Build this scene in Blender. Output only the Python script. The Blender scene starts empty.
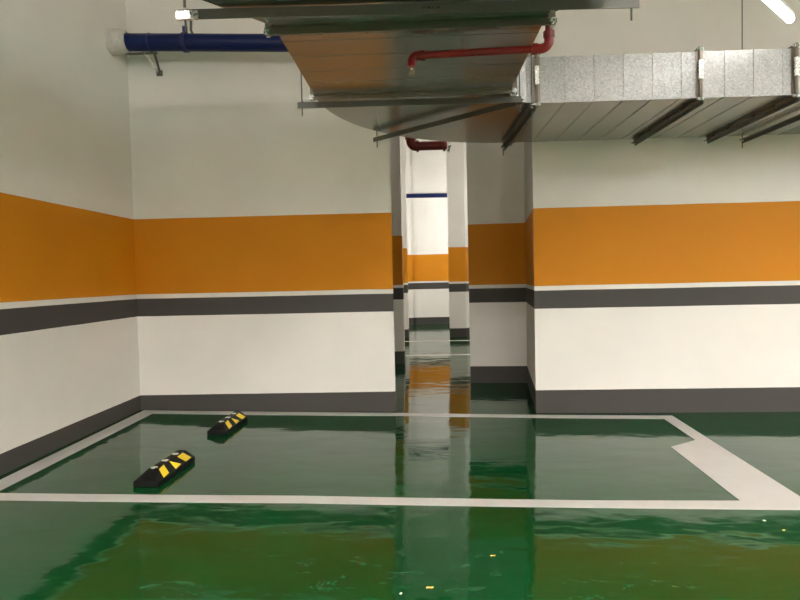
import bpy, bmesh, math, random
from mathutils import Vector, Matrix
random.seed(4)
S = bpy.context.scene
COL = S.collection
PI = math.pi

# ------------------------------------------------------------------ materials
def new_mat(name):
    m = bpy.data.materials.new(name); m.use_nodes = True
    nt = m.node_tree
    return m, nt, nt.nodes['Principled BSDF']

def N(nt, t, **kw):
    n = nt.nodes.new(t)
    for k, v in kw.items(): setattr(n, k, v)
    return n

def noise(nt, scale, detail=4, rough=.55, vec=None, distort=0):
    n = N(nt, 'ShaderNodeTexNoise')
    n.inputs['Scale'].default_value = scale
    n.inputs['Detail'].default_value = detail
    n.inputs['Roughness'].default_value = rough
    n.inputs['Distortion'].default_value = distort
    if vec is not None: nt.links.new(vec, n.inputs['Vector'])
    return n

def mapping(nt, scale):
    g = N(nt, 'ShaderNodeNewGeometry'); mp = N(nt, 'ShaderNodeMapping')
    mp.inputs['Scale'].default_value = scale
    nt.links.new(g.outputs['Position'], mp.inputs['Vector'])
    return mp.outputs['Vector']

def bump(nt, bs, h, strength, dist=.01):
    b = N(nt, 'ShaderNodeBump')
    b.inputs['Strength'].default_value = strength; b.inputs['Distance'].default_value = dist
    nt.links.new(h, b.inputs['Height']); nt.links.new(b.outputs['Normal'], bs.inputs['Normal'])
    return b

def vary(nt, bs, col, fac, amount, vec=None, scale=3.):
    """base colour with a gentle mottling of its own"""
    n = noise(nt, scale, 5, .6, vec)
    r = N(nt, 'ShaderNodeMapRange')
    r.inputs['From Min'].default_value = .3; r.inputs['From Max'].default_value = .7
    r.inputs['To Min'].default_value = 1 - amount; r.inputs['To Max'].default_value = 1 + amount * .4
    nt.links.new(n.outputs['Fac'], r.inputs['Value'])
    mx = N(nt, 'ShaderNodeMix', data_type='RGBA', blend_type='MULTIPLY')
    mx.inputs['Factor'].default_value = 1
    if hasattr(col, 'links'): nt.links.new(col, mx.inputs['A'])
    else: mx.inputs['A'].default_value = (*col, 1)
    cb = N(nt, 'ShaderNodeCombineColor')
    for i in range(3): nt.links.new(r.outputs['Result'], cb.inputs[i])
    nt.links.new(cb.outputs[0], mx.inputs['B'])
    nt.links.new(mx.outputs['Result'], bs.inputs['Base Color'])
    return mx

WHITE = (.78, .755, .705); ORANGE = (.61, .225, .004); GREY = (.063, .059, .054)

def paint_banded():
    m, nt, bs = new_mat('banded_wall_paint')
    g = N(nt, 'ShaderNodeNewGeometry'); sp = N(nt, 'ShaderNodeSeparateXYZ')
    nt.links.new(g.outputs['Position'], sp.inputs[0])
    wn = noise(nt, 2.2, 2, .5, g.outputs['Position'])
    wob = N(nt, 'ShaderNodeMath', operation='MULTIPLY_ADD')
    nt.links.new(wn.outputs['Fac'], wob.inputs[0]); wob.inputs[1].default_value = .006
    nt.links.new(sp.outputs['Z'], wob.inputs[2])
    dv = N(nt, 'ShaderNodeMath', operation='DIVIDE'); dv.inputs[1].default_value = 6.0
    nt.links.new(wob.outputs[0], dv.inputs[0])
    rp = N(nt, 'ShaderNodeValToRGB'); rp.color_ramp.interpolation = 'CONSTANT'
    stops = [(0, GREY), (.205, WHITE), (1.030, GREY), (1.228, WHITE), (1.284, ORANGE), (2.082, WHITE)]
    e = rp.color_ramp.elements
    e[0].position = 0; e[0].color = (*stops[0][1], 1)
    e[1].position = stops[1][0] / 6; e[1].color = (*stops[1][1], 1)
    for z, c in stops[2:]:
        k = e.new((z + .003) / 6); k.color = (*c, 1)
    nt.links.new(dv.outputs[0], rp.inputs[0])
    vary(nt, bs, rp.outputs['Color'], 1, .05, g.outputs['Position'], 1.3)
    bs.inputs['Roughness'].default_value = .6; bs.inputs['Specular IOR Level'].default_value = .25
    fine = noise(nt, 55, 3, .6, g.outputs['Position'])
    bump(nt, bs, fine.outputs['Fac'], .12, .004)
    return m

def paint_plain(name, col, rough=.6, amount=.06, scale=2, bmp=0, metallic=0, spec=.5):
    m, nt, bs = new_mat(name)
    tc = N(nt, 'ShaderNodeTexCoord')
    vary(nt, bs, col, 1, amount, tc.outputs['Object'], scale)
    bs.inputs['Roughness'].default_value = rough
    bs.inputs['Metallic'].default_value = metallic
    bs.inputs['Specular IOR Level'].default_value = spec
    if bmp:
        n = noise(nt, 60, 3, .6, tc.outputs['Object']); bump(nt, bs, n.outputs['Fac'], bmp, .003)
    return m

def epoxy():
    m, nt, bs = new_mat('green_epoxy_floor')
    p = mapping(nt, (1, 1, 1))
    # colour: deep green with cloudy trowel swirls
    n = noise(nt, .9, 6, .62, p, 1.6)
    rp = N(nt, 'ShaderNodeValToRGB')
    rp.color_ramp.elements[0].position = .35; rp.color_ramp.elements[0].color = (.0003, .045, .0088, 1)
    rp.color_ramp.elements[1].position = .72; rp.color_ramp.elements[1].color = (.0010, .064, .014, 1)
    nt.links.new(n.outputs['Fac'], rp.inputs[0])
    # dried dusty scuffs
    sp = mapping(nt, (3.2, 7.5, 1))
    sc = noise(nt, 1.0, 7, .72, sp, .8)
    sr = N(nt, 'ShaderNodeMapRange')
    sr.inputs['From Min'].default_value = .57; sr.inputs['From Max'].default_value = .74
    sr.inputs['To Max'].default_value = .22
    nt.links.new(sc.outputs['Fac'], sr.inputs['Value'])
    f2 = noise(nt, 6.5, 3, .5, mapping(nt, (1, 1.6, 1)), .6)
    s2 = N(nt, 'ShaderNodeMapRange')
    s2.inputs['From Min'].default_value = .67; s2.inputs['From Max'].default_value = .76; s2.inputs['To Max'].default_value = .13
    nt.links.new(f2.outputs['Fac'], s2.inputs['Value'])
    mxx = N(nt, 'ShaderNodeMath', operation='MAXIMUM')
    nt.links.new(sr.outputs['Result'], mxx.inputs[0]); nt.links.new(s2.outputs['Result'], mxx.inputs[1])
    mx = N(nt, 'ShaderNodeMix', data_type='RGBA')
    nt.links.new(mxx.outputs[0], mx.inputs['Factor'])
    nt.links.new(rp.outputs['Color'], mx.inputs['A']); mx.inputs['B'].default_value = (.17, .27, .2, 1)
    nt.links.new(mx.outputs['Result'], bs.inputs['Base Color'])
    rr = N(nt, 'ShaderNodeMapRange')
    rr.inputs['From Min'].default_value = .4; rr.inputs['From Max'].default_value = .8
    rr.inputs['To Min'].default_value = .035; rr.inputs['To Max'].default_value = .16
    nt.links.new(sc.outputs['Fac'], rr.inputs['Value']); nt.links.new(rr.outputs['Result'], bs.inputs['Roughness'])
    bs.inputs['IOR'].default_value = 1.40
    # self-levelled surface: long lazy undulation
    wv = mapping(nt, (1.1, 2.0, 1))
    b1 = noise(nt, 1.5, 2, .45, wv, .3)
    b2 = noise(nt, 1.0, 2, .5, mapping(nt, (3.2, 5.0, 1)), .4)
    ad = N(nt, 'ShaderNodeMath', operation='MULTIPLY_ADD'); ad.inputs[1].default_value = .30
    nt.links.new(b2.outputs['Fac'], ad.inputs[0]); nt.links.new(b1.outputs['Fac'], ad.inputs[2])
    bump(nt, bs, ad.outputs[0], .34, .012)
    return m

def galvanised(name, base, rough, spangle, bscale=.35):
    m, nt, bs = new_mat(name)
    tc = N(nt, 'ShaderNodeTexCoord')
    vo = N(nt, 'ShaderNodeTexVoronoi'); vo.inputs['Scale'].default_value = 95
    nt.links.new(tc.outputs['Object'], vo.inputs['Vector'])
    bw = N(nt, 'ShaderNodeSeparateColor'); nt.links.new(vo.outputs['Color'], bw.inputs[0])
    r = N(nt, 'ShaderNodeMapRange')
    r.inputs['To Min'].default_value = 1 - spangle; r.inputs['To Max'].default_value = 1 + spangle * .5
    nt.links.new(bw.outputs[0], r.inputs['Value'])
    mx = N(nt, 'ShaderNodeMix', data_type='RGBA', blend_type='MULTIPLY'); mx.inputs['Factor'].default_value = 1
    mx.inputs['A'].default_value = (*base, 1)
    cb = N(nt, 'ShaderNodeCombineColor')
    for i in range(3): nt.links.new(r.outputs['Result'], cb.inputs[i])
    nt.links.new(cb.outputs[0], mx.inputs['B']); nt.links.new(mx.outputs['Result'], bs.inputs['Base Color'])
    bs.inputs['Metallic'].default_value = .88
    rr = N(nt, 'ShaderNodeMapRange')
    rr.inputs['To Min'].default_value = rough * (1 - spangle * 1.5); rr.inputs['To Max'].default_value = rough * (1 + spangle * 2)
    nt.links.new(bw.outputs[1], rr.inputs['Value']); nt.links.new(rr.outputs['Result'], bs.inputs['Roughness'])
    n = noise(nt, bscale * 6, 2, .5, tc.outputs['Object']); bump(nt, bs, n.outputs['Fac'], .06, .01)
    return m

def emitter(name, col, strength):
    m, nt, bs = new_mat(name)
    bs.inputs['Base Color'].default_value = (.9, .9, .9, 1)
    bs.inputs['Emission Color'].default_value = (*col, 1)
    bs.inputs['Emission Strength'].default_value = strength
    return m

M = dict(
    wall=paint_banded(),
    ceiling=paint_plain('ceiling_whitewash', (.62, .59, .54), .8, .12, 1.2, .2),
    plain=paint_plain('plain_white_wall_paint', WHITE, .6, .05, 1.2, .1),
    floor=epoxy(),
    line=paint_plain('white_line_paint', (.53, .505, .48), .3, .06, 5, .15),
    duct=galvanised('galvanised_duct_sheet', (.37, .38, .37), .23, .004),
    face=galvanised('galvanised_spangled_sheet', (.44, .44, .437), .50, .2),
    flange=galvanised('galvanised_flange', (.26, .225, .19), .36, .01),
    steel=galvanised('galvanised_angle_steel', (.15, .15, .135), .48, .01),
    bright=galvanised('bright_zinc', (.85, .85, .83), .28, .1),
    rod=paint_plain('dull_threaded_rod', (.16, .15, .14), .5, .2, 30, 0, .6),
    blue=paint_plain('blue_pipe_enamel', (.0004, .009, .075), .42, .12, 6, spec=.3),
    bluedark=paint_plain('navy_clamp_enamel', (.003, .010, .09), .38, .12, 8),
    red=paint_plain('red_pipe_enamel', (.21, .008, .010), .34, .15, 8),
    brass=paint_plain('sprinkler_metal', (.6, .55, .45), .25, .1, 20, 0, 1),
    rubber=paint_plain('black_rubber', (.006, .006, .006), .5, .2, 20, .2, spec=.2),
    yellow=paint_plain('yellow_reflective_film', (.85, .60, .02), .35, .08, 40),
    plaster=paint_plain('rough_grey_plaster', (.60, .57, .52), .9, .25, 14, .9),
    leaf=paint_plain('dry_yellow_leaf', (.80, .50, .13), .6, .2, 60),
    paleleaf=paint_plain('pale_scrap', (.85, .83, .62), .6, .1, 60),
    tray=paint_plain('white_lamp_housing', (.75, .75, .73), .4, .03, 4),
    dark=paint_plain('black_ink_mark', (.02, .02, .02), .6, .05, 5),
)
M['led'] = emitter('led_tube_glow', (1.0, .96, .91), 80)
M['ledfar'] = emitter('led_tube_glow_far', (1.0, .96, .91), 30)
M['ledlow'] = emitter('led_tube_glow_dim', (1.0, .96, .92), 1.6)
M['fillleft'] = emitter('added_fill_glow_left', (1.0, .96, .92), 13)  # this and the next three: unseen fill lamps added to brighten the walls
M['fillside'] = emitter('added_fill_glow_side', (1.0, .975, .95), 255)
M['fillback'] = emitter('added_fill_glow_back', (1.0, .965, .93), 130)
M['fillup'] = emitter('added_fill_glow_upper', (1.0, .975, .95), 25)
M['ledhigh'] = emitter('led_tube_glow_right', (1.0, .975, .95), 24)
M['ledmid'] = emitter('led_tube_glow_mid', (1.0, .965, .94), 85)

# ------------------------------------------------------------------ mesh helpers
class MB:
    def __init__(s): s.bm = bmesh.new()
    def box(s, a, b, bevel=0):
        a, b = Vector(a), Vector(b)
        r = bmesh.ops.create_cube(s.bm, size=1, matrix=Matrix.Translation((a + b) / 2) @ Matrix.Diagonal((*(b - a), 1)))
        if bevel:
            vs = set(r['verts']); es = [e for e in s.bm.edges if e.verts[0] in vs]
            bmesh.ops.bevel(s.bm, geom=es, offset=bevel, segments=2, affect='EDGES', profile=.6)
        return s
    def bar(s, a, b, w, h, up=(0, 0, 1)):
        """rectangular bar from a to b, w across, h along up"""
        a, b = Vector(a), Vector(b); d = (b - a).normalized(); up = Vector(up)
        x = d.cross(up).normalized(); u = x.cross(d)
        rings = []
        for p in (a, b):
            rings.append([s.bm.verts.new(p + x * i * w / 2 + u * j * h / 2) for i, j in ((-1, -1), (1, -1), (1, 1), (-1, 1))])
        s._skin(rings); return s
    def _skin(s, rings, close=True, cap=True):
        n = len(rings[0])
        for r0, r1 in zip(rings, rings[1:]):
            for i in range(n if close else n - 1):
                j = (i + 1) % n
                try: s.bm.faces.new((r0[i], r0[j], r1[j], r1[i]))
                except ValueError: pass
        if cap:
            try: s.bm.faces.new(rings[0]); s.bm.faces.new(list(reversed(rings[-1])))
            except ValueError: pass
    def tube(s, pts, r, n=20):
        pts = [Vector(p) for p in pts]
        rs = r if isinstance(r, (list, tuple)) else [r] * len(pts)
        ref = None; rings = []
        for i, p in enumerate(pts):
            if i == 0: d = pts[1] - pts[0]
            elif i == len(pts) - 1: d = pts[-1] - pts[-2]
            else: d = (pts[i + 1] - p).normalized() + (p - pts[i - 1]).normalized()
            d.normalize()
            if ref is None:
                ref = Vector((0, 0, 1)) if abs(d.z) < .9 else Vector((1, 0, 0))
            x = d.cross(ref)
            if x.length < 1e-4: ref = Vector((0, 1, 0)); x = d.cross(ref)
            x.normalize(); y = x.cross(d).normalized(); ref = y
            rings.append([s.bm.verts.new(p + (x * math.cos(2 * PI * k / n) + y * math.sin(2 * PI * k / n)) * rs[i]) for k in range(n)])
        s._skin(rings); return s
    def sleeve(s, c, prof, r_in, n=32, wob=0):
        """hollow collar around the x axis through c; prof = (dx, outer radius)"""
        cx, cy, cz = c; rings = []
        for dx, r in prof + [(d, r_in) for d, _ in reversed(prof)] :
            rings.append([s.bm.verts.new((cx + dx, cy + math.cos(a) * (r if r == r_in else r * (1 + wob * math.sin(3 * a + dx * 20))),
                                          cz + math.sin(a) * (r if r == r_in else r * (1 + wob * math.cos(2 * a + 1))))) for a in [2 * PI * k / n for k in range(n)]])
        rings.append(rings[0]); s._skin(rings, cap=False); return s
    def prism(s, poly, z0, z1):
        """polygon in plan, extruded from z0 to z1"""
        lo = [s.bm.verts.new((x, y, z0)) for x, y in poly]
        hi = [s.bm.verts.new((x, y, z1)) for x, y in poly]
        n = len(poly)
        s.bm.faces.new(lo); s.bm.faces.new(list(reversed(hi)))
        for i in range(n):
            s.bm.faces.new((lo[i], lo[(i + 1) % n], hi[(i + 1) % n], hi[i]))
        return s
    def build(s, name, mat, parent=None, smooth=False, face_mat=None, face_test=None):
        bmesh.ops.recalc_face_normals(s.bm, faces=s.bm.faces)
        me = bpy.data.meshes.new(name); s.bm.to_mesh(me); s.bm.free()
        me.materials.append(mat)
        if face_mat:
            me.materials.append(face_mat)
            for p in me.polygons:
                if face_test(p): p.material_index = 1
        if smooth:
            for p in me.polygons: p.use_smooth = True
            try: me.set_sharp_from_angle(angle=math.radians(40))
            except Exception: pass
        o = bpy.data.objects.new(name, me); COL.objects.link(o)
        if parent is not None:
            o.parent = parent
            o.matrix_parent_inverse = Matrix.Translation(parent.location).inverted() if parent.location.length else Matrix()
        return o

def empty(name, loc, label, cat, group=None):
    o = bpy.data.objects.new(name, None); COL.objects.link(o); o.location = loc
    o.empty_display_size = .1
    return tag(o, label, cat, group)

def tag(o, label, cat, group=None, kind=None):
    o['label'] = label; o['category'] = cat
    if group: o['group'] = group
    if kind: o['kind'] = kind
    return o

def struct(o):
    o['kind'] = 'structure'; return o

def copy_tree(o, parent=None):
    c = o.copy(); COL.objects.link(c)
    if parent is not None: c.parent = parent
    for ch in list(o.children): copy_tree(ch, c)
    return c

# ------------------------------------------------------------------ the setting
CEIL = 5.7
def fall(x, y):
    """the slab is a few centimetres high along the left wall and falls to the right"""
    x = min(max(x, -3.03), 3.69); k = min(max((y - 6.5) / 3, 0), 1); k = k * k * (3 - 2 * k)
    return (-.014 - .0155 * x + .0021 * x * x) * (1 - k)
def drape(bm, off=0.):
    for v in bm.verts: v.co.z += fall(v.co.x, v.co.y) + off
fb = MB()
xs = [-8, -3.03] + [-2.8 + .2 * k for k in range(33)] + [5, 9]; ys = [-9, 0, 3, 6.5] + [6.8 + .3 * k for k in range(10)] + [14, 19]
gv = [[fb.bm.verts.new((x, y, fall(x, y))) for x in xs] for y in ys]
for j in range(len(ys) - 1):
    for i in range(len(xs) - 1): fb.bm.faces.new((gv[j][i], gv[j][i + 1], gv[j + 1][i + 1], gv[j + 1][i]))
ex = bmesh.ops.extrude_face_region(fb.bm, geom=list(fb.bm.faces))
for v in ex['geom']:
    if isinstance(v, bmesh.types.BMVert): v.co.z = -.3
fl = struct(fb.build('floor', M['floor'], None, True))
struct(MB().box((-8, -9, CEIL), (9, 19, CEIL + .15)).build('ceiling', M['ceiling']))
def wall(name, poly, mat='wall'):
    return struct(MB().prism(poly, -.12, CEIL).build(name, M[mat]))
wall('wall_left', [(-3.03, -9), (-3.03, 6.27), (-3.25, 6.27), (-3.25, -9)])
wall('wall_back_left', [(-3.25, 6.27), (-.299, 6.27), (-.33, 6.52), (-3.25, 6.52)])
# right wall with its return that steps back into the recess
wall('wall_back_right', [(1.158, 6.22), (9, 6.09), (9, 8.0), (1.365, 7.93)])
wall('wall_recess_right', [(.622, 7.95), (1.365, 7.90), (1.6, 8.0), (1.6, 8.15), (.645, 8.15)])
wall('wall_recess_left', [(-8, 9.75), (-.305, 9.72), (-.30, 9.95), (-8, 9.95)])
wall('wall_far', [(-8, 17.8), (-.27, 17.8), (-.27, 17.93), (9, 17.93), (9, 18.3), (-8, 18.3)])
wall('wall_right', [(8.8, -9), (9, -9), (9, 6.09), (8.8, 6.09)], 'wall')
wall('wall_front', [(-8, -9.2), (9, -9.2), (9, -9), (-8, -9)])
wall('wall_passage_left', [(-8.2, 6.2), (-8, 6.2), (-8, 18), (-8.2, 18)])
wall('wall_passage_right', [(9, 6.2), (9.2, 6.2), (9.2, 18), (9, 18)])
wall('pillar_right', [(.628, 13.9), (1.02, 13.9), (1.135, 14.12), (1.135, 14.5), (.66, 14.5)])
wall('pillar_left', [(-1.0, 13.85), (-.325, 13.85), (-.325, 14.45), (-1.0, 14.45)])

# painted bay: an outline whose road-side end carries a wide wedge
def flat(name, outlines, z, label, cat, group=None):
    mb = MB()
    for poly in outlines: mb.prism(poly, 0.0004, z)
    return tag(mb.build(name, M['line']), label, cat, group)
bay = MB()
ZL = .0022
pieces = [
    [(-2.968, 3.665), (-2.800, 3.665), (-2.823, 3.79), (-2.826, 6.09), (-2.980, 6.235)],                  # left edge strip
    [(-2.980, 6.243), (-2.826, 6.095), (-.351, 6.082), (1.105, 5.997), (2.348, 5.927), (2.479, 6.058), (1.129, 6.127), (-.359, 6.218)],  # along the wall
    [(-2.810, 3.665), (-.79, 3.690), (1.053, 3.646), (2.352, 3.612), (2.360, 3.80), (2.330, 3.81), (1.956, 3.766), (1.087, 3.768), (-.81, 3.818), (-2.815, 3.790)],     # near strip
    [(2.348, 5.927), (2.306, 5.157), (2.020, 4.959), (1.956, 3.766), (1.95, 3.70), (2.355, 3.66), (2.479, 6.058)],  # wedge end
]
for i, poly in enumerate(pieces): bay.prism(poly, .0004, ZL + i * .0001)
for k in range(-29, 25):
    bmesh.ops.bisect_plane(bay.bm, geom=bay.bm.verts[:] + bay.bm.edges[:] + bay.bm.faces[:], plane_co=(k * .1, 0, 0), plane_no=(1, 0, 0))
drape(bay.bm, .0006)
tag(bay.build('parking_bay_marking', M['line']), 'large white painted parking bay outline with a wide wedge at its right end', 'floor marking')
flat('floor_line', [[(-2.5, 10.72), (5.5, 10.60), (5.5, 10.75), (-2.5, 10.87)]][:1], .002,
     'thin white line across the passage floor, the nearer of two seen through the gap', 'floor marking', 'white lines across the passage floor')
flat('floor_line', [[(-2.5, 13.12), (5.5, 13.00), (5.5, 13.15), (-2.5, 13.27)]], .002,
     'thin white line across the passage floor just in front of the far pillars', 'floor marking', 'white lines across the passage floor')

# ------------------------------------------------------------------ wheel stops
def make_stop():
    root = empty('wheel_stop', (-1.878, 4.232, .0235), '', 'wheel stop')
    L2, W, Wt, H, h0, sl = .288, .088, .028, .098, .038, .095
    mb = MB()
    def ring(y, w0, wt, ht):   # cross-section: foot, lip, slope, top
        return [mb.bm.verts.new((x, y, z)) for x, z in
                ((-w0, .0), (-w0, min(h0, ht)), (-wt, ht), (wt, ht), (w0, min(h0, ht)), (w0, .0))]
    mb._skin([ring(-L2, W, W * .8, h0 + .001), ring(-L2 + .001, W, W * .8, h0 + .004), ring(-L2 + sl, W, Wt, H),
              ring(L2 - sl * .35, W, Wt, H), ring(L2 - .001, W, Wt * 1.6, h0 + .03), ring(L2, W, Wt * 1.7, h0 + .025)])
    bmesh.ops.bevel(mb.bm, geom=[e for e in mb.bm.edges], offset=.003, segments=2, affect='EDGES')
    # moulded drainage notches under the skirt
    b = mb.build('rubber_body', M['rubber'], root, True); b.matrix_parent_inverse = Matrix()
    sx, sz = Wt - W, H - h0; ln = math.hypot(sx, sz); nx, nz = sz / ln, (W - Wt) / ln
    for side in (1, -1):
        def P(y, t):  # t 0 at lip .. 1 at top, lifted slightly off the rubber
            return (side * (W + sx * t + nx * .0022), y, h0 + sz * t + nz * .0022)
        marks = [[(-.205, .03), (-.120, .12), (-.098, .94), (-.178, .84)],
                 [(-.022, .06), (.075, .16), (-.012, .90)],
                 [(.148, .10), (.242, .12), (.200, .92), (.105, .88)]]
        for mk in marks:
            q = MB(); top = [q.bm.verts.new(P(y, t)) for y, t in mk]
            bot = [q.bm.verts.new((Vector(P(y, t)) - Vector((side * nx, 0, nz)) * .003)) for y, t in mk]
            q._skin([top, bot])
            o = q.build('reflective_patch', M['yellow'], root); o.matrix_parent_inverse = Matrix()
    for y in (-.17, -.01, .15):
        q = MB(); q.tube([(0, y, H - .004), (0, y, H + .0015)], .025, 16); q.tube([(0, y, H), (0, y, H + .006)], .010, 6)
        o = q.build('anchor_bolt', M['bright'], root); o.matrix_parent_inverse = Matrix()
    return root
ws = make_stop()
ws.rotation_euler = (0, .022, math.radians(-3))
ws['label'] = 'black rubber wheel stop with yellow patches, the nearer one by the white bay line'
ws['group'] = 'rubber wheel stops in the parking bay'
w2 = copy_tree(ws); w2.location = (-1.855, 5.565, .023); w2.rotation_euler = (0, .022, math.radians(-2.5))
w2['label'] = 'black rubber wheel stop with yellow patches, the farther one close to the grey skirting'
w2['group'] = 'rubber wheel stops in the parking bay'

# ------------------------------------------------------------------ scraps on the floor
def scrap(x, y, r, rot, label, mat='leaf', two=True):
    mb = MB()
    def petal(cx, ln, wd, a):
        top = []
        n = 12
        ca, sa = math.cos(a), math.sin(a)
        lo, hi = [], []
        for k in range(n):
            t = 2 * PI * k / n
            px, py = ln * math.cos(t), wd * math.sin(t) * (1 - .3 * math.cos(t))
            X, Y = cx + px * ca - py * sa, px * sa + py * ca
            z = .003 + .25 * abs(py)
            lo.append(mb.bm.verts.new((X, Y, z - .002))); hi.append(mb.bm.verts.new((X, Y, z)))
        mb._skin([lo, hi])
    petal(-r * .45 if two else 0, r * .62, r * .38, .5)
    if two: petal(r * .5, r * .58, r * .36, .55)
    o = mb.build('fallen_leaf', M[mat]); o.location = (x, y, fall(x, y)); o.rotation_euler.z = rot
    return tag(o, label, 'leaf', 'small leaves dropped on the green floor')
scrap(.009, 2.686, .017, 0, 'tiny two-lobed yellow leaf on the floor, nearest the bottom edge of the picture')
scrap(-.121, 2.631, .014, .5, 'thin pale leaf sliver on the floor left of the two-lobed leaf', 'paleleaf', False)
scrap(.333, 3.007, .014, 0, 'tiny yellow leaf on the dark green floor below the middle of the bay line')
scrap(1.933, 3.459, .015, -.7, 'pale leaf sliver on the floor right below the white wedge', 'paleleaf', False)
scrap(1.966, 3.329, .016, 0, 'bright yellow leaf on the floor at the far right of the pale sliver', 'leaf', False)

# ------------------------------------------------------------------ air duct
ZB, ZT = 2.712, 3.055          # underside and top
XL, XR = -.735, .660           # narrow run
YF, YB = 4.665, 6.015          # branch run
duct = empty('air_duct', (0, 0, ZB), 'large galvanised sheet-metal air duct that turns right in front of the back wall', 'air duct')
def dpart(mb, name, mat='duct', **k): 
    return mb.build(name, M[mat], duct, **k)
def loft(mb, secs):
    """secs: (y, xl, xr, zb, zt)"""
    rings = [[mb.bm.verts.new(p) for p in ((xl, y, zb), (xr, y, zb), (xr, y, zt), (xl, y, zt))] for y, xl, xr, zb, zt in secs]
    mb._skin(rings)
def yring(mb, y, xl, xr, zb, zt, t, w):      # a collar standing t proud of the duct, w long
    mb.box((xl - t, y - w / 2, zb - t), (xr + t, y + w / 2, zb + .002))
    mb.box((xl - t, y - w / 2, zt - .002), (xr + t, y + w / 2, zt + t))
    mb.box((xl - t, y - w / 2, zb), (xl + .002, y + w / 2, zt))
    mb.box((xr - .002, y - w / 2, zb), (xr + t, y + w / 2, zt))
def xring(mb, x, yf, yb, zb, zt, t, w):
    mb.box((x - w / 2, yf - t, zb - t), (x + w / 2, yb + t, zb + .002))
    mb.box((x - w / 2, yf - t, zt - .002), (x + w / 2, yb + t, zt + t))
    mb.box((x - w / 2, yf - t, zb), (x + w / 2, yf + .002, zt))
    mb.box((x - w / 2, yb - .002, zb), (x + w / 2, yb + t, zt))
ZTW = 3.24
m_ = MB(); loft(m_, [(-3.2, -1.15, 1.05, ZB, ZTW), (2.62, -1.15, 1.05, ZB, ZTW)])
for y in (-2.0, -.8, .4, 1.5): yring(m_, y, -1.15, 1.05, ZB, ZTW, .004, .012)
dpart(m_, 'wide_duct_section')
m_ = MB(); loft(m_, [(2.62, -1.15, 1.05, ZB, ZTW), (3.085, XL - .03, XR + .03, ZB, ZT)]); dpart(m_, 'reducer_section')
m_ = MB(); loft(m_, [(3.085, XL, XR, ZB, ZT), (4.33, XL, XR, ZB, ZT)])
for y in (3.33, 3.56, 3.80, 4.03): yring(m_, y, XL, XR, ZB, ZT, .0015, .009)
dpart(m_, 'straight_duct_section')
# elbow
CX, CY = .905, 4.33
def arc(rx, ry, n, a0=PI, a1=PI / 2): return [(CX + rx * math.cos(a0 + (a1 - a0) * k / n), CY + ry * math.sin(a0 + (a1 - a0) * k / n)) for k in range(n + 1)]
outer = arc(CX - XL, YB - CY, 28); inner = arc(CX - XR, YF - CY, 28)
m_ = MB(); m_.prism(outer + list(reversed(inner)), ZB, ZT)
def seam(i, j, w=.014, t=.004):
    (ox, oy), (ix, iy) = outer[i], inner[j]
    m_.bar((ix, iy, ZB - t / 2 + .001), (ox, oy, ZB - t / 2 + .001), w, t)
    m_.bar((ox, oy, ZB), (ox, oy, ZT), .012, .012, (0, 1, 0))
    m_.bar((ix, iy, ZB), (ix, iy, ZT), .012, .012, (0, 1, 0))
for (x, y) in ((-.33, 4.45),):
    m_.bar((x, y, ZB - .001), (x - .01, 5.37, ZB - .001), .014, .004)
dpart(m_, 'elbow_section', 'duct', face_mat=M['face'], face_test=lambda p: abs(p.normal.z) < .5)
XE = 5.2
for a, b, seams in ((CX, 2.125, (1.125, 1.345, 1.565, 1.780, 1.995)), (2.125, 2.83, (2.315, 2.53, 2.745)), (2.83, 4.05, (3.05, 3.27, 3.5, 3.72, 3.9)), (4.05, XE, (4.3, 4.6, 4.9))):
    m_ = MB(); m_.box((a, YF, ZB), (b, YB, ZT))
    for x in seams: xring(m_, x, YF, YB, ZB, ZT, .004, .009)
    m_.box((a, YF - .005, ZB - .004), (b, YF + .002, ZB + .006))       # folded lower hem
    dpart(m_, 'branch_duct_section', 'duct', face_mat=M['face'], face_test=lambda p: abs(p.normal.z) < .5)
def yflange(y, xl, xr, zt, t=.036):
    mb = MB(); yring(mb, y - .0045, xl, xr, ZB, zt, t, .005); yring(mb, y + .0045, xl, xr, ZB, zt, t, .005)
    yring(mb, y - .018, xl, xr, ZB, zt, .004, .03); yring(mb, y + .018, xl, xr, ZB, zt, .004, .03)
    f = dpart(mb, 'flange', 'flange')
    cl = []
    for x in [xl + .2 + (xr - xl - .4) * k / 3 for k in range(4)]:
        q = MB(); q.box((x - .055, y - .014, ZB - t - .004), (x + .055, y + .014, ZB - t + .014), .002)
        cl.append(q.build('flange_clip', M['flange'], f))
    for x in (xl - t + .012, xr + t - .012):
        q = MB(); q.tube([(x, y - .035, ZB - t + .014), (x, y + .035, ZB - t + .014)], .008, 8)
        q.tube([(x, y - .022, ZB - t + .014), (x, y - .012, ZB - t + .014)], .019, 6)
        q.tube([(x, y + .012, ZB - t + .014), (x, y + .022, ZB - t + .014)], .019, 6)
        q.build('corner_bolt', M['bright'], f)
    return f
yflange(3.13, XL - .005, XR + .005, ZT, .042)
yflange(4.30, XL, XR, ZT, .030)
yflange(2.62, -1.15, 1.05, ZTW, .034)
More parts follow.
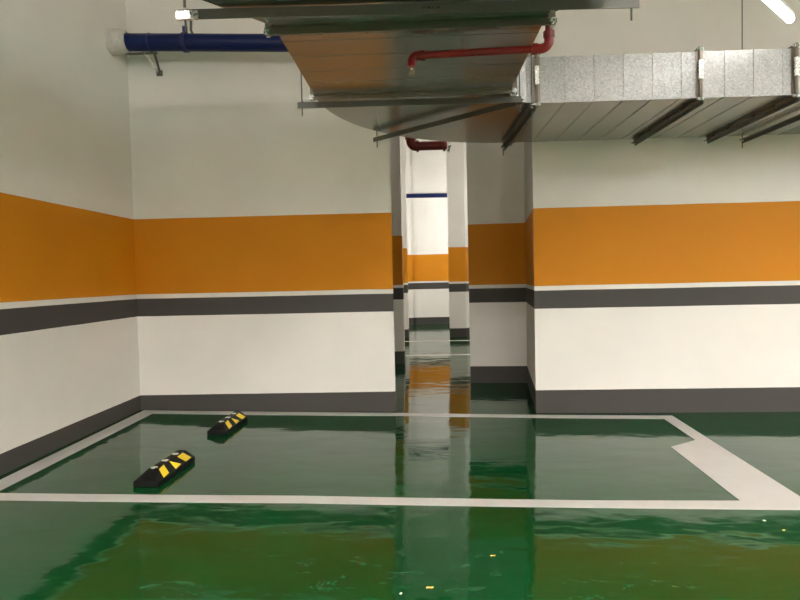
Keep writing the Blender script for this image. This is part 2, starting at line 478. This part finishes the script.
def xflange(x, t=.030):
    mb = MB(); xring(mb, x - .0045, YF, YB, ZB, ZT, t, .005); xring(mb, x + .0045, YF, YB, ZB, ZT, t, .005)
    xring(mb, x - .016, YF, YB, ZB, ZT, .004, .022); xring(mb, x + .016, YF, YB, ZB, ZT, .004, .022)
    f = dpart(mb, 'flange', 'flange')
    for y in (YF + .25, YF + .55, YB - .4, YB - .12):
        q = MB(); q.tube([(x - .026, y, ZB - .018), (x + .026, y, ZB - .018)], .006, 8); q.tube([(x - .02, y, ZB - .018), (x + .02, y, ZB - .018)], .012, 6)
        q.build('flange_bolt', M['rod'], f)
    q = MB(); q.box((x - .016, YF - t - .006, ZB + .13), (x + .016, YF - t + .014, ZB + .27), .002); q.build('flange_clip', M['bright'], f)
    for z in (ZB - t + .014, ZT + t - .014):
        q = MB(); q.tube([(x - .03, YF - t + .012, z), (x + .03, YF - t + .012, z)], .006, 8)
        q.tube([(x - .02, YF - t + .012, z), (x + .02, YF - t + .012, z)], .013, 6); q.build('corner_bolt', M['bright'], f)
xflange(CX); xflange(2.125); xflange(2.83); xflange(4.05)

# ------------------------------------------------------------------ trapeze hangers
def hanger(a, b, label, down=.045, z=None, drop=.045, rods=(True, True), w=.04):
    """angle-iron bar below the duct, carried by a threaded rod at each end"""
    z = (ZB - .050) if z is None else z
    A, B = Vector((*a, z)), Vector((*b, z)); d = (B - A).normalized(); s = d.cross(Vector((0, 0, 1)))
    root = empty('duct_hanger', tuple(A), label, 'duct hanger', 'trapeze hangers carrying the air duct')
    mb = MB()
    mb.bar(A + s * (w / 2 - .002), B + s * (w / 2 - .002), .004, down)
    mb.bar(A + Vector((0, 0, down / 2 - .002)), B + Vector((0, 0, down / 2 - .002)), w, .004)
    mb.build('angle_bar', M['steel'], root)
    for p, on in ((A + d * .03, rods[0]), (B - d * .03, rods[1])):
        if not on: continue
        q = MB(); q.tube([p + Vector((0, 0, -down / 2 - .05)), Vector((p.x, p.y, CEIL))], .005, 8)
        r = q.build('threaded_rod', M['rod'], root)
        q = MB()
        for zz in (down / 2 + .006, down / 2 - .012):
            q.tube([p + Vector((0, 0, zz - .006)), p + Vector((0, 0, zz + .006))], .012, 6)
        q.build('nut', M['bright'], r)
    return root
h1 = hanger((-1.135, 2.885), (1.055, 2.945), 'wide dark steel bar crossing under the duct at the top edge of the picture', .048, ZB - .036)
q = MB(); q.box((-1.14, 2.855, ZB - .063), (-1.035, 2.875, ZB - .022), .003); q.build('end_plate', M['bright'], h1)
for x, ww in ((.030, .012), (.052, .016), (.074, .010), (.098, .014), (-.55, .02)):
    q = MB(); q.box((x, 2.889, ZB - .040), (x + ww, 2.898, ZB - .034)); q.build('ink_mark', M['dark'], h1)
hanger((-.87, 4.375), (.74, 4.40), 'dark steel bar under the duct just before its bend, second hanger from the camera', .044, ZB - .050)
hanger((-.40, 5.51), (.765, 4.44), 'dark steel bar set diagonally across the underside of the duct bend', .040, ZB - .052)
hanger((.865, 4.60), (.835, 6.06), 'steel bar under the duct just right of the bend, behind the red pipe end', .040, ZB - .052)
hanger((2.115, 4.615), (2.115, 6.06), 'steel bar under the straight branch duct at its first joint', .030, ZB - .046, rods=(False, False))
hanger((2.82, 4.615), (2.82, 6.06), 'steel bar under the branch duct at its second joint, near the right edge', .030, ZB - .046, rods=(False, False))
hanger((3.185, 4.60), (3.165, 6.075), 'rightmost steel bar under the branch duct, its rod rising behind the duct', .034, ZB - .046)

# ------------------------------------------------------------------ pipes
def bend(c, r, u, v, n=8):
    """quarter bend points from c+... : starts along u, ends along v, corner at c"""
    c, u, v = Vector(c), Vector(u).normalized(), Vector(v).normalized()
    o = c - u * r + v * r
    return [o - v * r * math.cos(PI / 2 * k / n) + u * r * math.sin(PI / 2 * k / n) for k in range(n + 1)]
red = empty('sprinkler_pipe', (.72, 3.36, 2.64), 'thin red sprinkler pipe running under the duct, with an elbow at each end', 'pipe')
zp = 2.640
dirp = Vector((-.755, .04, 0)).normalized()
P0, P1 = Vector((.725, 3.365, zp)), Vector((-.030, 3.405, zp))
MB().tube([P0 + dirp * .05, P1 - dirp * .04], .0205, 20).build('horizontal_pipe', M['red'], red, True)
mb = MB(); mb.tube([P0 + dirp * .075] + bend(P0, .045, -dirp, (0, 0, 1)) + [P0 + Vector((0, 0, .08))], .026, 20)
mb.tube([P0 + dirp * .095, P0 + dirp * .065], .031, 20); mb.tube([P0 + Vector((0, 0, .06)), P0 + Vector((0, 0, .09))], .031, 20)
mb.build('pipe_elbow', M['red'], red, True)
MB().tube([P0 + Vector((0, 0, .08)), P0 + Vector((0, 0, .9)), Vector((P0.x, P0.y, CEIL))], .0205, 20).build('riser_pipe', M['red'], red, True)
mb = MB(); mb.tube([P1 - dirp * .06] + bend(P1, .035, dirp, (0, 0, -1)) + [P1 + Vector((0, 0, -.055))], .025, 20)
mb.tube([P1 - dirp * .075, P1 - dirp * .05], .029, 20); mb.tube([P1 + Vector((0, 0, -.04)), P1 + Vector((0, 0, -.06))], .024, 20)
mb.build('pipe_elbow', M['red'], red, True)
mb = MB(); b = P1 + Vector((0, 0, -.058))
mb.tube([b, b + Vector((0, 0, -.014))], .013, 12); mb.tube([b + Vector((0, 0, -.014)), b + Vector((0, 0, -.022))], [.008, .006], 12)
for sx in (-1, 1): mb.tube([b + Vector((sx * .010, 0, -.012)), b + Vector((sx * .013, 0, -.028)), b + Vector((0, 0, -.046))], .0025, 6)
mb.tube([b + Vector((0, 0, -.022)), b + Vector((0, 0, -.044))], .003, 8)
mb.tube([b + Vector((0, 0, -.045)), b + Vector((0, 0, -.049))], .019, 16)
mb.build('sprinkler_head', M['brass'], red, True)

r2 = empty('fire_pipe', (.0, 8.6, 3.245), 'short thick red pipe seen in the gap behind the duct, between the pillars', 'pipe')
zc, yc = 3.265, 8.6
MB().tube([(-.03, yc, zc), (.39, yc, zc)], .062, 24).build('horizontal_pipe', M['red'], r2, True)
mb = MB(); c = Vector((-.110, yc, zc))
mb.tube([Vector((-.02, yc, zc))] + bend(c, .075, (-1, 0, 0), (0, 0, 1)) + [c + Vector((0, 0, .12))], .068, 24)
mb.tube([(-.035, yc, zc), (0, yc, zc)], .083, 24); mb.tube([c + Vector((0, 0, .1)), c + Vector((0, 0, .16))], .083, 24)
mb.build('pipe_elbow', M['red'], r2, True)
MB().tube([c + Vector((0, 0, .12)), Vector((c.x, c.y, CEIL))], .062, 24).build('riser_pipe', M['red'], r2, True)
mb = MB(); mb.tube([(.34, yc, zc), (.375, yc, zc)], .083, 24); mb.tube([(.375, yc, zc), (.40, yc, zc)], [.07, .05], 24); mb.build('grooved_coupling', M['red'], r2, True)
ph = empty('pipe_hanger', (.425, 8.6, 3.2), 'bright zinc hanger strap at the right end of the thick red pipe', 'pipe hanger')
mb = MB()
mb.sleeve((.425, 8.6, zc), [(-.012, .098), (.012, .098)], .088)
mb.build('strap', M['bright'], ph)
MB().tube([(.425, 8.6, zc + .09), (.425, 8.6, CEIL)], .008, 8).build('threaded_rod', M['rod'], ph)
hk = MB().tube([(.395, 8.50, zc - .10), (.425, 8.50, zc - .075), (.45, 8.50, zc - .02)], .008, 8).build('bolt', M['rod'], ph)

blue = empty('water_pipe', (-2.3, 5.95, 3.78), 'thick dark blue pipe running along the top of the back wall from the left corner', 'pipe')
ya, yb_, za, zb2 = 5.93, 5.93, 3.795, 3.735
MB().tube([(-3.03, ya, 3.797), (.75, yb_, 3.797 - .040 * 3.78)], .083, 32).build('pipe_run', M['blue'], blue, True)
mb = MB(); mb.tube([(-2.645, ya, 3.782), (-2.625, ya, 3.781)], .087, 32); mb.build('joint_ring', M['bluedark'], blue, True)
hg = empty('pipe_clamp', (-2.28, 5.93, 3.76), 'navy ring clamp hanging the blue pipe from its rod', 'pipe clamp')
zc2 = 3.797 - .040 * .75
xq = -2.28
MB().sleeve((xq, 5.93, zc2), [(-.02, .094), (.02, .094)], .0855).build('ring', M['bluedark'], hg, True)
mb = MB(); mb.box((xq - .022, 5.915, zc2 + .090), (xq + .022, 5.945, zc2 + .155), .003); mb.build('yoke', M['bluedark'], hg)
mb = MB(); mb.box((xq - .024, 5.90, zc2 + .15), (xq + .024, 5.96, zc2 + .20), .004); mb.tube([(xq, 5.93, zc2 + .13), (xq, 5.93, zc2 + .23)], .014, 6); mb.build('nut', M['bright'], hg)
MB().tube([(xq, 5.93, zc2 + .16), (xq, 5.93, CEIL)], .008, 8).build('threaded_rod', M['rod'], hg)
mb = MB(); mb.tube([(xq + .065, 5.955, zc2 + .095), (xq + .05, 5.955, zc2 + .13), (xq + .055, 5.955, zc2 + .22)], .013, 6); mb.build('brace', M['steel'], hg)

# plaster collar where the pipe leaves the left wall
mb = MB(); mb.sleeve((-3.03, ya, 3.797), [(0, .128), (.012, .122), (.06, .118), (.13, .116), (.165, .106), (.175, .095)], .0855, 32, .06)
tag(mb.build('pipe_collar', M['plaster'], None, True), 'rough grey plaster collar sealing the blue pipe into the left wall', 'plaster collar')

br = empty('wall_bracket', (-2.69, 6.2, 3.6), 'small galvanised strut bracket under the blue pipe near the corner', 'bracket')
mb = MB(); mb.bar((-2.705, 5.95, 3.700), (-2.695, 6.24, 3.597), .030, .005, (1, 0, 0)); mb.bar((-2.705, 5.95, 3.700), (-2.695, 6.24, 3.597), .005, .022, (1, 0, 0)); mb.build('strut', M['bright'], br)
mb = MB(); mb.bar((-2.610, 5.97, 3.690), (-2.680, 6.24, 3.602), .006, .024, (1, 0, 0)); mb.build('strut', M['steel'], br)
mb = MB(); mb.box((-2.72, 6.245, 3.565), (-2.66, 6.27, 3.62), .003); mb.tube([(-2.69, 6.25, 3.59), (-2.69, 6.225, 3.59)], .012, 6); mb.build('base_plate', M['steel'], br)
mb = MB(); mb.box((-2.90, 5.95, 3.682), (-2.58, 5.98, 3.696)); mb.build('rest_bar', M['steel'], br)

far = empty('water_pipe', (.2, 17.6, 3.81), 'thin-looking blue pipe across the far white wall, seen between the pillars', 'pipe')
MB().tube([(-8.01, 17.62, 3.90), (9.01, 17.62, 3.66)], .06, 20).build('pipe_run', M['blue'], far, True)

# ------------------------------------------------------------------ tube lamps
def lamp(a, b, label, mat='led', box=False, cat='tube light', group='led tube lights'):
    a, b = Vector(a), Vector(b); root = empty('tube_lamp', tuple((a + b) / 2), label, cat, group)
    d = (b - a).normalized()
    q = MB(); q.bar(a + Vector((0, 0, .035)), b + Vector((0, 0, .035)), .13 if box else .05, .02); q.build('housing', M['tray'], root)
    if box:
        sd = d.cross(Vector((0, 0, 1)))
        sk = MB()
        for sg in (-1, 1): sk.bar(a + sd * sg * .063 + Vector((0, 0, .005)), b + sd * sg * .063 + Vector((0, 0, .010)), .004, .052)
        sk.build('added_cutoff_skirt', M['tray'], root)  # skirts added to keep lamp light off the upper walls
    q = MB()
    if box: q.bar(a + Vector((0, 0, .012)), b + Vector((0, 0, .012)), .11, .024)
    else: q.tube([a + d * .01, b - d * .01], .028, 12)
    q.build('led_tube', M[mat], root, not box)
    for t in (.2, .8):
        p = a.lerp(b, t); MB().tube([p + Vector((0, 0, .045)), Vector((p.x, p.y, CEIL))], .004, 6).build('suspension_wire', M['rod'], root)
    return root
lamp((2.70, 4.50, 3.20), (1.85, 3.66, 3.20), 'glowing white tube lamp hanging at the upper right corner of the picture', 'ledlow')
OFF = [((-2.6, -1.3, 3.0), (-1.4, -1.3, 3.0)), ((1.6, -1.3, 3.0), (2.8, -1.3, 3.0)), ((4.6, -1.3, 3.0), (5.8, -1.3, 3.0)), ((2.0, 1.0, 3.6), (3.2, 1.0, 3.6)),
       ((-.6, -5.0, 3.0), (.6, -5.0, 3.0)), ((-2.3, .3, 3.75), (-1.8, 1.4, 3.75)), ((6.8, -1.4, 3.42), (6.8, -.2, 3.42)), ((1.8, -4.2, 3.30), (1.8, -3.0, 3.30)), ((5.4, 1.6, 3.2), (5.4, 2.8, 3.2))]
for k, (a, b) in enumerate(OFF):  # unseen lamps; left, side, back and upper ones added to balance wall brightness
    lamp(a, b, 'glowing white tube lamp added out of view to light the bay walls', ('ledmid', 'ledhigh', 'ledhigh', 'ledhigh', 'ledmid', 'fillleft', 'fillside', 'fillback', 'fillup')[k], k < 4 or k == 6)
for a, b in (((1.3, 15.9, 3.4), (2.5, 15.9, 3.4)), ((2.4, 12.0, 3.4), (3.6, 12.0, 3.4)), ((-3.4, 12.2, 3.4), (-2.2, 12.2, 3.4)), ((3.6, 15.6, 3.4), (4.8, 15.6, 3.4)), ((-3.0, 15.6, 3.4), (-1.8, 15.6, 3.4))):
    lamp(a, b, 'glowing white tube lamp hung in the passage behind the wall', 'ledfar')

# ------------------------------------------------------------------ world, camera
w = bpy.data.worlds.new('World'); S.world = w; w.use_nodes = True
w.node_tree.nodes['Background'].inputs[0].default_value = (.9, .93, 1, 1)
w.node_tree.nodes['Background'].inputs[1].default_value = 0.0

cam = bpy.data.cameras.new('Camera'); co = bpy.data.objects.new('Camera', cam); COL.objects.link(co)
cam.sensor_fit = 'HORIZONTAL'; cam.sensor_width = 36; cam.lens = 36 * 600 / 800; cam.clip_start = .05
yaw = math.atan(22 / 600); pit = math.atan(22 / 600); roll = .022
F = Vector((-math.sin(yaw) * math.cos(pit), math.cos(yaw) * math.cos(pit), -math.sin(pit)))
R0 = F.cross(Vector((0, 0, 1))).normalized(); U0 = R0.cross(F)
R = R0 * math.cos(roll) - U0 * math.sin(roll); U = R0 * math.sin(roll) + U0 * math.cos(roll)
mt = Matrix((R, U, -F)).transposed().to_4x4(); mt.translation = Vector((0, 0, 1.4))
co.matrix_world = mt
S.camera = co
vs = S.view_settings
vs.view_transform = 'Standard'; vs.look = 'None'; vs.gamma = 1; vs.use_curve_mapping = False
vs.exposure = 3.1
